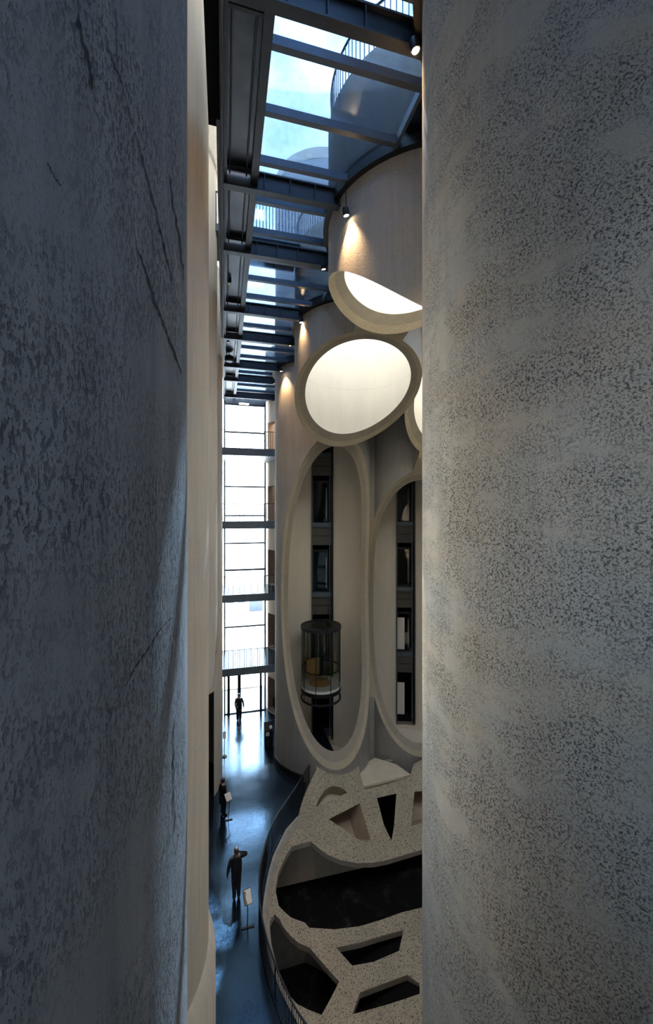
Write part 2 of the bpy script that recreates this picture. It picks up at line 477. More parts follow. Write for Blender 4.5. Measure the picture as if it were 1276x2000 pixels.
def crack(root, c, line, w):
    b_ = MB(); n_ = 0; L_ = []
    for p, q in zip(line[:-1], line[1:]):
        for k in range(8): L_.append((p[0] + (q[0] - p[0]) * k / 8 + random.uniform(-1.6, 1.6), p[1] + (q[1] - p[1]) * k / 8))
    vv = []
    for i, (x, y) in enumerate(L_):
        ww = 0.55 * w * random.uniform(0.2, 1.4) * min(1, (i + 1) / 4, (len(L_) - i) / 4)
        for sgn in (-1, 1):
            p = on_tube(x + sgn * ww, y, c); nn = Vector((p.x - c[0], p.y - c[1], 0)).normalized(); vv.append(p + nn * 0.002 - Vector(root.location))
    b_.add(vv, [(2 * i, 2 * i + 1, 2 * i + 3, 2 * i + 2) for i in range(len(L_) - 1)])
    b_.build('crack', M_crack, root)
for ln, w_ in (([(262, 470), (285, 530), (305, 600), (328, 655), (358, 742)], 4.5), ([(205, 85), (232, 150), (255, 230), (280, 320), (300, 400), (318, 470), (338, 560)], 3.0), ([(150, 30), (160, 75), (176, 140), (182, 190)], 6.0), ([(330, 340), (338, 400), (352, 480), (360, 560)], 3.0), ([(336, 1205), (315, 1225), (290, 1265), (262, 1305), (240, 1345)], 3.0), ([(340, 1400), (338, 1520), (342, 1640)], 2.0), ([(90, 315), (105, 345), (122, 368)], 4.0)):
    crack(rL1, L1, ln, w_)
rL2 = plain_tube(L2, 0, ZLEFT, 'narrow lit concrete tube edge right behind the dark left foreground tube', M_cream)
b = MB(); b.lathe([(RO - 0.05, 0), (2.80, 0), (2.80, 3.85), (RO, 4.2), (RO - 0.05, 4.2)], (0, 0, 0), 96)
b.build('thickened_base', M_cream, rL2, 30)
def z3(a):   # ragged carved lower edge on the corridor side of the third left tube
    d = (a + math.pi) % (2 * math.pi) - math.pi
    return 7.5 + 2.3 * math.exp(-(max(0, abs(d)) / 0.22) ** 2) + 0.10 * math.sin(23 * a) * math.exp(-(d / 0.5) ** 2)
rL3 = plain_tube(L3, 7.5, 29.0, 'cream concrete tube cut off with a ragged lower edge at left', M_cream, zbot=z3)
rL4 = plain_tube(L4, 0, ZLEFT, 'cream concrete tube standing on the floor at the far left', M_cream)
_o = [c for c in rL4.children if c.name.startswith('outer_wall')][0]
bb = MB(); bb.box(-1.3, -0.47, 17.4, 20.4, -0.2, 5.0, M_dark)
_o.data = boolean(_o.data, [bb.mesh('doorcut')]); shade(_o.data, 28)
pc = [on_tube(x, y, L4, RO + 0.006) for x, y in ((431, 1186), (424, 1205), (417, 1230), (415, 1262), (416, 1296), (423, 1275), (429, 1250), (432, 1215))]
bb = MB(); bb.add([p - Vector(rL4.location) for p in pc], [tuple(range(len(pc)))]); bb.build('chipped_patch', M_pit, rL4)
rL5 = plain_tube(L5, 0, ZLEFT, 'cream concrete tube beside the left edge of the far window', M_cream)
# tube beside the window with a doorway per gallery
ext = [(2.6, math.radians(-135), 1.0, 4.0, FLH * k + 0.01, FLH * k + 2.35) for k in range(5)]
rF = empty('concrete_silo_tube', (TF[0], TF[1], 0), 'pale concrete tube with stacked doorways at the right of the window', 'silo tube', 'concrete silo tubes')
for nm, ro, ri, m1, m2 in (('outer_wall', RO, RM, M_cream, M_brown), ('inner_sleeve', RM, RI, M_brown, M_brown)):
    me = boolean(ring_mesh(nm, TF, ro, ri, 0, ZTOP, m1, m2), [box_mesh(TF, *x, M_brown) for x in ext]); shade(me, 28)
    o = link(nm, me, rF); o.matrix_parent_inverse = Matrix.Translation((-TF[0], -TF[1], 0))

# webs of concrete where neighbouring tubes touch
def web(p, q, w, z0, z1, key, label, key2=None):
    a, c = Vector((*p, 0)), Vector((*q, 0)); d = (c - a).normalized(); n = Vector((-d.y, d.x, 0)); mid = (a + c) / 2
    g = (c - a).length / 2; bb = MB(); poly = []
    for s in (-1, 1):
        row = []
        for k in range(9):
            t_ = -w + 2 * w * k / 8
            r = (g - math.sqrt(RO * RO - t_ * t_)) + 0.03
            row.append(mid + d * (s * r) + n * t_)
        poly += row if s < 0 else row[::-1]
    bb.prism([(v.x, v.y) for v in poly], z0, z1, M_tube)
    me = bb.mesh('web_infill'); bm = bmesh.new(); bm.from_mesh(me); bmesh.ops.recalc_face_normals(bm, faces=bm.faces); bm.to_mesh(me); bm.free()
    cuts = [ellipsoid_mesh(key, M_cut)]
    if key2: cuts.append(ellipsoid_mesh(key2, M_cut))
    me = boolean(me, cuts); shade(me, 28)
    o = link('web_infill', me); tag(o, label, 'wall infill'); return o
web(TB, TC, 0.95, 11.5, 21.2, 'B', 'speckled concrete infill between the two white oval rings', 'C')
web(TC, TD, 0.95, 11.5, 21.2, 'C', 'speckled concrete infill between the big white oval and lift tube', 'D')
web(TD, TE, 0.55, -1.0, 21.2, 'D', 'narrow concrete infill strip between the two lift tubes', 'E')
web(TC, TG, 0.95, 12, 21.2, 'C', 'speckled concrete infill right of the big white oval', 'G')
web(TG, TE, 0.95, 11.5, 21.2, 'G', 'speckled concrete infill above the second lift tube', 'E')

# ------------------------------------------------------------------ room shell
b = MB()
rim_px = [(618, 1480), (618, 1504), (607, 1525), (596.6, 1549), (588.6, 1570.6), (582, 1597), (570, 1610.6), (560, 1622), (544.6, 1653), (534, 1677), (526, 1706.5), (520.6, 1733), (517, 1757), (515, 1773), (515, 1800), (518, 1840), (524.6, 1869), (530, 1896), (538, 1922.5), (548.6, 1954.5), (559, 1981), (567, 2000)]
BW = (0.05948, -0.002, 0.05006, -0.90673, -1.16662, 7.77707)
def bowl_z(x, y): return BW[0] * x * x + BW[1] * x * y + BW[2] * y * y + BW[3] * x + BW[4] * y + BW[5]
def on_bowl(px, py):
    d = ray(px, py)
    A = BW[0] * d.x ** 2 + BW[1] * d.x * d.y + BW[2] * d.y ** 2; B_ = BW[3] * d.x + BW[4] * d.y - d.z; C_ = BW[5] - CAMH
    D = B_ * B_ - 4 * A * C_
    if D < 0: D = 0
    ts = [x for x in ((-B_ - math.sqrt(D)) / (2 * A), (-B_ + math.sqrt(D)) / (2 * A)) if x > 0]
    return Vector((0, 0, CAMH)) + d * min(ts)
rim3 = [on_bowl(*p) for p in rim_px[5:]]
tail = [Vector((2.2, 9.4, 0)), Vector((3.2, 8.0, 0)), Vector((4.8, 6.9, 0)), Vector((7.0, 6.4, 0))]
fl_edge = [(4.0, 19.6)] + [(p.x + 0.02, p.y) for p in rim3] + [(p.x, p.y) for p in tail]
poly = [(-7, -8), (-7, 31), (6.0, 31), (6.0, 21.0)] + fl_edge + [(7.0, -8)]
b.prism(poly, -0.18, 0.0)
o = b.build('floor', M_floor); tag(o, 'dark polished reflective corridor floor', kind='structure')

b = MB(); b.box(-7, 15.2, -8.2, 31.2, -3.2, -2.8); tag(b.build('floor', M_dark), 'dark basement base slab below the pit', kind='structure')
b = MB(); b.box(-6.2, -6.0, 7.4, 31, -0.2, ZLEFT); tag(b.build('wall_left', M_tube), 'plain outer wall behind the left tubes', kind='structure')
b = MB(); b.box(15, 15.2, -8, 31, -3.2, ZC + 0.6); tag(b.build('wall_right', M_tube), 'plain outer wall behind the right tubes', kind='structure')
b = MB(); b.box(3.0, 15.2, 31, 31.2, -3.2, ZC + 0.6); b.box(-6.2, -0.15, 31, 31.2, -0.2, ZLEFT); b.box(-0.3, -0.15, 27.4, 31, -0.2, ZLEFT); tag(b.build('wall_far', M_tube), 'plain end wall beside the window', kind='structure')
YN = -3.5
b = MB()
for q in ((3.25, 15.2, -3.2, ZC + 0.6), (-1.45, 3.25, -0.2, ZLEFT)): b.box(q[0], q[1], YN - 0.1, YN + 0.1, q[2], q[3])
tag(b.build('wall_near', M_tube), 'end wall behind the viewer', kind='structure')
b = MB()
for q in ((YN, -1.0, -0.2, ZLEFT), (0.2, 0.52, -0.2, ZLEFT), (-1.0, 0.2, -0.2, 12.3), (-1.0, 0.2, 13.7, ZLEFT)): b.box(-1.45, -1.25, q[0], q[1], q[2], q[3])
tag(b.build('wall_side', M_tube), 'side wall beside the viewer opened for the added window', kind='structure')  # opening left here only for the added window
b = MB(); b.box(-3.0, -2.9, 5.2, 6.5, -0.2, 10.2); b.box(-3.0, -2.9, 5.2, 6.5, 14.2, ZLEFT); tag(b.build('wall_gap', M_tube), 'infill wall between the first two left tubes', kind='structure')
b = MB(); b.box(-2.96, -2.94, 5.2, 6.5, 10.2, 14.2); tag(b.build('window_6', M_clear), 'added hidden slit window between the first two left tubes', kind='structure')  # added out of view, throws daylight onto the right foreground tube
# roof slabs with the tubes passing through
ADDED_ROOFLIGHTS = ((10.7, 10.4),)  # added roof opening, brings more daylight down into the atrium
def cyl_cut(c, r):
    bb = MB(); bb.prism([(c[0] + r * math.cos(2 * math.pi * k / 64), c[1] + r * math.sin(2 * math.pi * k / 64)) for k in range(64)], 20, 23, M_black); return bb.mesh('c')
b = MB(); b.box(3.6, 15.2, -8.2, 31.2, ZC + 0.35, ZC + 0.6, M_tube)
me = boolean(b.mesh('ceiling_right'), [cyl_cut(c, RO - 0.08) for c in (TA, TB, TC, TD, TE, TG, TF) + ADDED_ROOFLIGHTS])
tag(link('ceiling', me), 'flat concrete roof slab around the right tubes', kind='structure')
for q_, c in enumerate(ADDED_ROOFLIGHTS):
    bb = MB(); bb.lathe([(0, 0), (RO - 0.05, 0), (RO - 0.05, 0.03), (0, 0.03)], (c[0], c[1], ZC + 0.45), 64)
    tag(bb.build('window_%d' % (4 + q_), M_clear), 'added unseen round rooflight bringing daylight into the atrium', kind='structure')
b = MB(); b.box(-6.2, -1.3, -8.2, 31.2, ZLEFT, ZLEFT + 0.3); tag(b.build('ceiling', M_black), 'flat dark roof slab over the left tubes', kind='structure')
b = MB(); b.box(-0.06, -0.01, -8.2, 31.2, ZC + 0.24, ZLEFT + 0.3); tag(b.build('window_7', M_slot), 'added glazed upstand letting sky light in above the soffit strip', kind='structure')  # upstand made of glass so sky light reaches the roof tubes
b = MB(); b.box(-1.3, -0.06, 4.5, 31.2, ZLEFT + 0.1, ZLEFT + 0.13); b.box(-0.75, -0.71, 4.5, 31.2, ZLEFT, ZLEFT + 0.1, None); tag(b.build('window_3', M_slot), 'added narrow glazed slot to brighten the left tubes', kind='structure')  # added glazing, lets in daylight to brighten the left tube edges
b = MB(); b.box(-1.3, -0.01, -8.2, 4.5, ZLEFT, ZLEFT + 0.3); tag(b.build('ceiling', M_black), 'dark roof slab above the viewer', kind='structure')
b = MB(); b.box(-0.30, -0.06, 2.0, 8.2, ZC + 0.05, ZC + 0.10); tag(b.build('trim_3', M_dark), 'dark soffit plate between the left tubes', kind='structure')

# ------------------------------------------------------------------ skylight
XL, XR = 0.75, 3.48
sky = empty('skylight', (XL, 16, ZC), 'long blue glass skylight with dark steel beams over the corridor', 'skylight')
inv = Matrix.Translation((-XL, -16, -ZC))
def sky_part(bb, name, m, smooth=None):
    o = bb.build(name, m, sky, smooth); o.matrix_parent_inverse = inv; return o
MAIN = [-4.7, -1.2, 2.4, 5.85, 9.34, 11.7, 15.2, 17.6, 21.0, 23.2, 26.5]
SEC = [6.55 + 1.13 * k for k in range(-10, 19)]
SEC = [y for y in SEC if all(abs(y - m) > 0.28 for m in MAIN)]
for y in MAIN:
    bb = MB(); xr = xlim(y, 0.10, 3.6)
    bb.box(-0.02, xr, y - 0.09, y + 0.09, ZC - 0.20, ZC - 0.165)
    bb.box(-0.02, xr, y - 0.02, y + 0.02, ZC - 0.165, ZC + 0.20)
    bb.box(-0.02, xr, y - 0.09, y + 0.09, ZC + 0.20, ZC + 0.235)
    for q in range(3): bb.box(0.9 + 0.6 * q, 0.915 + 0.6 * q, y - 0.085, y + 0.085, ZC - 0.165, ZC + 0.2)
    sky_part(bb, 'main_beam', M_steel)
for y in SEC:
    bb = MB(); xr = xlim(y, 0.02, XR)
    bb.box(XL, xr, y - 0.055, y + 0.055, ZC + 0.03, ZC + 0.19); sky_part(bb, 'glazing_bar', M_bar)
ys = sorted(MAIN + SEC)
for y0, y1 in zip(ys[:-1], ys[1:]):
    n = 8; bb = MB(); lo = []; hi = []
    for k in range(n + 1):
        y = y0 + (y1 - y0) * k / n
        lo.append((XL, y)); hi.append((max(XL + 0.02, xlim(y, 0.0, XR)), y))
    poly = lo + hi[::-1]
    bb.prism(poly, ZC + 0.205, ZC + 0.225); sky_part(bb, 'glass_pane', M_sky)
# corner panes between edge bar and the tubes
for (ya, yb) in ((5.2, 8.2), (11.0, 14.6), (17.2, 20.4), (23.2, 26.4)):
    n = 16; lo = []; hi = []
    for k in range(n + 1):
        y = ya + (yb - ya) * k / n; x = xlim(y, 0.0, 4.6)
        if x > XR + 0.03: lo.append((XR + 0.03, y)); hi.append((x, y))
    if len(lo) > 2:
        bb = MB(); bb.prism(lo + hi[::-1], ZC + 0.205, ZC + 0.225); sky_part(bb, 'corner_pane', M_sky)
        bb = MB(); bb.box(XR - 0.03, XR + 0.04, lo[0][1], lo[-1][1], ZC + 0.02, ZC + 0.20); sky_part(bb, 'edge_bar', M_bar)
# dark curved flashing where the glass meets each tube
for c in RIGHT_ROW:
    bb = MB(); bb.lathe([(RO + 0.005, 0), (RO + 0.14, 0), (RO + 0.14, 0.30), (RO + 0.005, 0.30)], (c[0], c[1], ZC), 64, None, math.radians(110), math.radians(255))
    sky_part(bb, 'curved_flashing', M_black, 30)
# left steel soffit strip
bb = MB(); bb.box(XL - 0.16, XL, -8, 27.2, ZC - 0.06, ZC + 0.24); sky_part(bb, 'edge_beam', M_steel)
bb = MB(); bb.box(-0.06, 0.06, -8, 27.2, ZC - 0.10, ZC + 0.24); bb.box(-0.15, -0.06, 8.0, 18.0, ZC + 0.0, ZC + 0.04); sky_part(bb, 'edge_beam', M_steel)
for y0, y1 in zip(MAIN[:-1], MAIN[1:]):
    bb = MB(); bb.box(0.06, XL - 0.16, y0 + 0.1, y1 - 0.1, ZC + 0.12, ZC + 0.15); sky_part(bb, 'soffit_panel', M_panel)
    for x in (0.12, 0.49):
        bb = MB(); bb.tube([(x, y0 + 0.1, ZC + 0.05), (x, y1 - 0.1, ZC + 0.05)], 0.018, 8); sky_part(bb, 'panel_rod', M_bar, 60)
    for yy in (y0 + 0.32, y1 - 0.32):
        bb = MB(); bb.box(0.06, XL - 0.16, yy - 0.03, yy + 0.03, ZC + 0.02, ZC + 0.12); sky_part(bb, 'cross_rib', M_black)
pp = []
for k in range(70):
    y = 4.0 + 23.0 * k / 69; pp.append((-0.06 + 0.02, y, ZC - 0.16))
bb = MB(); bb.tube(pp, 0.035, 8); sky_part(bb, 'conduit', M_bar, 60)

# soffit devices
for (y, lab) in ((13.6, 'small white-tipped detector on the soffit strip, nearer one'), (18.3, 'small white-tipped detector on the soffit strip, farther one')):
    d_ = empty('detector', (0.16, y, ZC - 0.03), lab, 'detector', 'soffit detectors')
    bb = MB(); bb.box(-0.05, 0.07, -0.09, 0.09, 0.0, 0.15); bb.build('housing', M_black, d_)
    bb = MB(); bb.box(-0.04, 0.06, -0.08, 0.02, -0.03, 0.0); bb.build('sensor_face', M_offwhite, d_)
d_ = empty('loudspeaker', (0.24, 20.0, ZC - 0.05), 'round black loudspeaker hung under the soffit strip', 'speaker')
bb = MB(); bb.lathe([(0, -0.22), (0.16, -0.21), (0.22, -0.14), (0.22, 0.0), (0.15, 0.06), (0, 0.07)], (0, 0, 0), 24); bb.build('housing', M_black, d_, 40)
bb = MB(); bb.tube([(0, 0, 0.05), (0, 0, 0.19)], 0.02); bb.build('stem', M_black, d_)
d_ = empty('tube_lamp', (1.25, 26.5, ZC - 0.55), 'glowing fluorescent tube lamp above the far window', 'lamp')
bb = MB(); bb.tube([(-0.30, 0, 0), (0.30, 0, 0)], 0.05, 12); bb.build('glowing_tube', M_tubelight, d_, 60)
bb = MB(); bb.box(-0.33, 0.33, -0.03, 0.03, 0.05, 0.08); bb.box(-0.31, -0.29, -0.015, 0.015, 0.08, 0.352); bb.box(0.29, 0.31, -0.015, 0.015, 0.08, 0.352); bb.build('holder', M_bar, d_)

# spot lamps on the beam ends
def spot(x, y, z, label, aim, power):
    r = empty('spot_lamp', (x, y, z), label, 'lamp', 'spot lamps on the skylight beams')
    bb = MB(); bb.tube([(0, 0, 0.10), (0, 0, ZC - 0.2 - z)], 0.015, 8); bb.build('stem', M_black, r, 60)
    q = Vector(aim).to_track_quat('-Z', 'Y')
    bb = MB(); bb.lathe([(0, 0.12), (0.06, 0.12), (0.075, 0.08), (0.075, -0.06), (0.06, -0.06), (0.058, -0.045)], (0, 0, 0), 16)
    o = bb.build('housing', M_black, r, 40); o.rotation_mode = 'QUATERNION'; o.rotation_quaternion = q
    bb = MB(); bb.lathe([(0, -0.05), (0.058, -0.05)], (0, 0, 0), 16); o = bb.build('bulb_face', M_lamp, r); o.rotation_mode = 'QUATERNION'; o.rotation_quaternion = q
    ld = bpy.data.lights.new('spot_light', 'SPOT'); ld.energy = power; ld.color = (1.0, 0.62, 0.30); ld.spot_size = math.radians(80); ld.spot_blend = 1.0; ld.shadow_soft_size = 0.04
    lo = bpy.data.objects.new('spot_light', ld); COL.objects.link(lo); lo.parent = r; lo.rotation_mode = 'QUATERNION'; lo.rotation_quaternion = q; lo.location = q @ Vector((0, 0, -0.08))
def sp(px, py, y, lab, aim=(0.35, 0.15, -1), power=60):
    p = on_y(px, py, y); spot(p.x, p.y, p.z, lab, aim, power)
sp(811, 92, 5.75, 'bright warm spot lamp beside the right foreground tube', (0.2, -0.05, -1), 300)
sp(676, 416, 8.80, 'warm spot lamp at the beam end on the nearer hanging tube', (0.22, 0.12, -1), 120)
sp(632, 522, 11.65, 'warm spot lamp under the second skylight beam end', (0.2, 0.2, -1), 60)
sp(588, 627, 15.15, 'warm spot lamp throwing a streak on the tube with the big oval', (0.22, 0.05, -1), 130)
sp(567, 673, 17.55, 'small warm spot lamp just below the streak-throwing one', (0.2, 0.2, -1), 60)
sp(549, 723, 20.3, 'small warm spot lamp above the lift tube', (0.2, 0.1, -1), 110)
sp(536, 747, 23.1, 'farthest warm spot lamp above the end window', (0.1, 0.2, -1), 60)

# ------------------------------------------------------------------ roofscape seen through the glass
def circ_railing(c, r, z, a0, a1, n, label, h=1.02, group='railings on the roof'):
    root = empty('roof_railing', (c[0], c[1], z), label, 'railing', group)
    pts = [(r * math.cos(a0 + (a1 - a0) * k / 40), r * math.sin(a0 + (a1 - a0) * k / 40), h) for k in range(41)]
    bb = MB(); bb.tube(pts, 0.03, 8); bb.build('top_rail', M_bar, root, 60)
    me = None
    for k in range(n):
        a = a0 + (a1 - a0) * k / (n - 1)
        if me is None:
            bb = MB(); bb.tube([(0, 0, 0), (0, 0, h)], 0.014, 6); me = bb.mesh('baluster', M_bar)
        o = link('baluster', me, root); o.location = (r * math.cos(a), r * math.sin(a), 0)
circ_railing(TB, RO - 0.08, 23.72, math.radians(150), math.radians(285), 46, 'curved railing on top of the nearest roof tube')
circ_railing(TC, RO - 0.08, 24.2, math.radians(150), math.radians(285), 46, 'curved railing on the second roof tube, behind the footbridge')
lt = empty('lift_tower', (TD[0], TD[1], ZTOP - 0.1), 'round lift tower rising above the roof, seen through glass', 'tower')
bb = MB(); bb.lathe([(0, 0), (2.62, 0), (2.62, 6.6), (0, 6.6)], (0, 0, 0.1), 96); bb.build('drum', M_tower, lt, 30)
bb = MB(); bb.lathe([(2.50, 0), (2.64, 0), (2.64, 0.55), (0, 0.6)], (0, 0, 6.6), 96); bb.build('cornice', M_tube, lt, 30)
fb = empty('footbridge', (0.5, 15.2, 23.6), 'footbridge deck with straight railings above the skylight', 'bridge')
bb = MB(); bb.box(-6, 2.25, -0.75, 1.0, -0.25, 0.0); bb.build('deck', M_slab, fb)
for yy in (-0.7, 0.95):
    bb = MB(); bb.tube([(-6, yy, 1.14), (2.25, yy, 1.14)], 0.03); bb.build('top_rail', M_bar, fb, 60)
    bb = MB(); bb.tube([(0, 0, 0), (0, 0, 1.14)], 0.016, 6); me = bb.mesh('baluster', M_bar)
    for k in range(45):
        x = -3.0 + 0.117 * k
        o = link('baluster', me, fb); o.location = (x, yy, 0)

# ------------------------------------------------------------------ far window
YW = 27.4
win = empty('window_1', (1.35, YW, 0), 'tall glazed end wall of the corridor', kind='structure')
def wpart(x0, x1, z0, z1, nm, m, y0=-0.06, y1=0.06):
    bb = MB(); bb.box(x0 - 1.35, x1 - 1.35, y0, y1, z0, z1); return bb.build(nm, m, win)
X0, X1 = -0.02, 2.76
wpart(X0, X0 + 0.10, 0, 20.9, 'frame_post', M_slab); wpart(X1 - 0.10, X1, 0, 20.9, 'frame_post', M_slab)
zt = [0.0, 4.0, 5.8, 8.4, 9.6, 11.4, 13.25, 15.2, 17.0, 18.85, 20.7]
for z in zt[1:]: wpart(X0 + 0.1, X1 - 0.1, z - 0.05, z + 0.05, 'transom', M_steel)
wpart(X0, X1, 20.735, ZC + 0.35, 'head_panel', M_slab)
for z0, z1 in zip(zt[:-1], zt[1:]): wpart(X0 + 0.1, X1 - 0.1, z0 + 0.035, z1 - 0.035, 'pane', M_win, -0.012, 0.012)
for x, w_ in ((0.29, 0.17), (0.98, 0.22), (2.42, 0.15)): wpart(x - w_ / 2, x + w_ / 2, 0, 3.96, 'door_post', M_steel, -0.09, 0.09)
wpart(X0, X1, 0, 0.06, 'threshold', M_steel)
win2 = empty('window_2', (-1.35, -0.4, 12.3), 'added unseen window beside the viewer', kind='structure')  # added out of view to light the near tubes
for y0, y1, z0, z1 in ((-0.6, -0.54, 0, 1.4), (0.54, 0.6, 0, 1.4), (-0.54, 0.54, 0, 0.06), (-0.54, 0.54, 0.67, 0.73), (-0.54, 0.54, 1.34, 1.4)):
    bb = MB(); bb.box(-0.06, 0.06, y0, y1, z0, z1); bb.build('frame', M_slab, win2)
for z0, z1 in ((0.06, 0.67), (0.73, 1.34)):
    bb = MB(); bb.box(-0.01, 0.01, -0.54, 0.54, z0, z1); bb.build('pane', M_win, win2)

# ------------------------------------------------------------------ galleries in front of the window
gal_lab = {1: 'lowest gallery floor with dark edge and railing before the window', 2: 'second gallery floor with sunlit deck before the window',
           3: 'third gallery floor at eye level before the window', 4: 'topmost gallery floor seen from below before the window'}
for k in (1, 2, 3, 4):
    z = FLH * k; yf = 23.9
    g = empty('gallery', (1.4, 25.5, z), gal_lab[k], 'gallery', 'gallery floors before the window')
    lo = []; hi = []
    for q in range(13):
        y = yf + (YW - 0.1 - yf) * q / 12
        lo.append((max(-0.3, xleft(y, -0.3)) - 1.4, y - 25.5)); hi.append((xlim(y, 0.0, 4.3) - 1.4, y - 25.5))
    bb = MB(); bb.prism(lo + hi[::-1], -0.03, 0.0); bb.build('deck', M_floor, g)
    bb = MB(); bb.prism(lo + hi[::-1], -0.36, -0.03); bb.build('slab', M_slab, g)
    bb = MB(); bb.box(lo[0][0], hi[0][0], -1.62, -1.60, -0.38, 0.06); bb.build('edge_plate', M_slab, g)
    x0, x1 = lo[0][0], hi[0][0]
    for yy, zz in ((-1.55, 1.1), (1.65, 1.1)):
        bb = MB(); bb.tube([(x0, yy, zz), (x1 if yy < 0 else 1.3, yy, zz)], 0.02, 8); bb.build('top_rail', M_steel, g, 60)
    bb = MB(); n = 32
    for q in range(n):
        x = x0 + 0.03 + (x1 - x0 - 0.06) * q / (n - 1); bb.tube([(x, -1.55, 0), (x, -1.55, 1.1)], 0.017, 5)
    tag(bb.build('balusters', M_steel, g), kind='stuff')

# ------------------------------------------------------------------ lift shafts
def shaft(c, ang, w, label, lit=()):
    d = Vector((math.sin(ang), math.cos(ang), 0))
    r = empty('lift_shaft', (c[0] + d.x * 2.0, c[1] + d.y * 2.0, -0.4), label, 'lift shaft', 'lift shafts in the tall tubes', rz=-ang)
    # local: +Y outward, X across
    def part(nm, m, *bx):
        bb = MB()
        for q in bx: bb.box(*q)
        return bb.build(nm, m, r)
    H_ = 19.3
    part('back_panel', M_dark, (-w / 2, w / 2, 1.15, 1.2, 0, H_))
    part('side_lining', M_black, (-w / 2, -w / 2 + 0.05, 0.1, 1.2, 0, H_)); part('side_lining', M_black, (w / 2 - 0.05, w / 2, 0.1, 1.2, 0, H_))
    for x in (-w / 2 + 0.02, w / 2 - 0.22): part('guide_rail', M_slab, (x, x + 0.05, -0.06, 0.02, 0, H_))
    part('guide_rail', M_black, (w / 2 - 0.10, w / 2 + 0.02, -0.05, 0.08, 0, H_))
    for k in range(1, 5):
        z = FLH * k + 0.4
        part('floor_band', M_slab, (-w / 2 + 0.06, w / 2 - 0.1, 0.05, 1.1, z - 0.32, z - 0.05))
        part('spandrel', M_spandrel, (-w / 2 + 0.06, w / 2 - 0.1, 0.25, 0.30, z - 1.45, z - 0.34))
        part('spandrel_joint', M_black, (-w / 2 + 0.06, w / 2 - 0.1, 0.235, 0.255, z - 0.90, z - 0.86))
        part('door_frame', M_black, (-w / 2 + 0.06, -w / 2 + 0.14, 0.3, 0.4, z, z + 2.5), (w / 2 - 0.34, w / 2 - 0.26, 0.3, 0.4, z, z + 2.5), (-w / 2 + 0.06, w / 2 - 0.26, 0.3, 0.4, z + 2.42, z + 2.55))
        part('door_pane', M_lift, (-w / 2 + 0.14, w / 2 - 0.34, 0.34, 0.36, z, z + 2.42))
        part('door_handle', M_offwhite, (w / 2 - 0.42, w / 2 - 0.40, 0.27, 0.30, z + 0.2, z + 2.1))
    return r
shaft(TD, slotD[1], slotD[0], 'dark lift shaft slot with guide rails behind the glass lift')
sE = shaft(TE, slotE[1], slotE[0], 'dark lift shaft slot with door panes coloured pale as if lit in the right tube')
for z in (4.7, 9.0 - 4.3 * 2 + 0.0):
    if z < 0: z = 0.6
    bb = MB(); bb.box(-0.52, -0.05, 0.18, 0.2, z + 0.1, z + 2.2); bb.build('painted_lit_pane', M_paper, sE)  # pale colour stands in for light in the door panes

# glass lift cab
cx, cy = TD[0] - 0.02, TD[1] + 0.25
cab = empty('glass_lift', (cx, cy, 2.95), 'round glass lift cab with dark hoops and wooden panel', 'lift')
RC = 1.12
def hoop(z0, z1, ro, ri, nm, m):
    bb = MB(); bb.lathe([(ri, z0), (ro, z0), (ro, z1), (ri, z1), (ri, z0)], (0, 0, 0), 64); return bb.build(nm, m, cab, 30)
hoop(3.95, 4.13, RC + 0.03, RC - 0.04, 'top_hoop', M_steel)
hoop(4.05, 4.10, RC - 0.04, 0.60, 'roof_ring', M_black)
bb = MB(); bb.lathe([(0, 4.07), (0.60, 4.07)], (0, 0, 0), 48); bb.build('roof_pane', M_lift, cab)
bb = MB(); bb.lathe([(RC, 0.82), (RC, 3.95)], (0, 0, 0), 64); bb.build('glass_drum', M_lift, cab, 40)
bb = MB(); bb.lathe([(0, 0.66), (RC, 0.66), (RC, 0.80), (0, 0.80)], (0, 0, 0), 64); bb.build('cab_floor', M_offwhite, cab, 30)
hoop(0.45, 0.66, RC + 0.02, RC - 0.35, 'floor_hoop', M_black)
hoop(0.0, 0.09, RC + 0.03, RC - 0.05, 'bottom_hoop', M_steel)
hoop(1.70, 1.74, RC - 0.01, RC - 0.05, 'handrail', M_black)
for k, a in enumerate((-160, -118, -75, -38, 0, 60, 120)):
    a = math.radians(a); bb = MB(); x, y = RC * math.cos(a), RC * math.sin(a)
    bb.tube([(x, y, 0.05), (x, y, 3.97)], 0.022, 6); bb.build('mullion', M_steel, cab, 60)
bb = MB(); bb.lathe([(0, 0.815), (0.62, 0.815), (0.62, 0.83), (0, 0.83)], (-0.05, 0.1, 0), 40); bb.build('wooden_floor_disc', M_wood, cab)
bb = MB(); bb.lathe([(0.90, 0.85), (0.94, 0.85), (0.94, 1.95), (0.90, 1.95)], (0, 0, 0), 16, None, math.radians(82), math.radians(138)); bb.build('wooden_panel', M_wood, cab, 30)
bb = MB(); bb.lathe([(0.30, 0.84), (0.34, 0.84), (0.34, 3.9), (0.30, 3.9)], (0.25, 0.72, 0), 24, None, math.radians(180), math.radians(360)); bb.build('inner_door_screen', M_lift, cab, 40)
bb = MB(); bb.box(-0.34, 0.34, 1.02, 1.15, 0.2, 4.05); bb.build('carriage', M_black, cab)

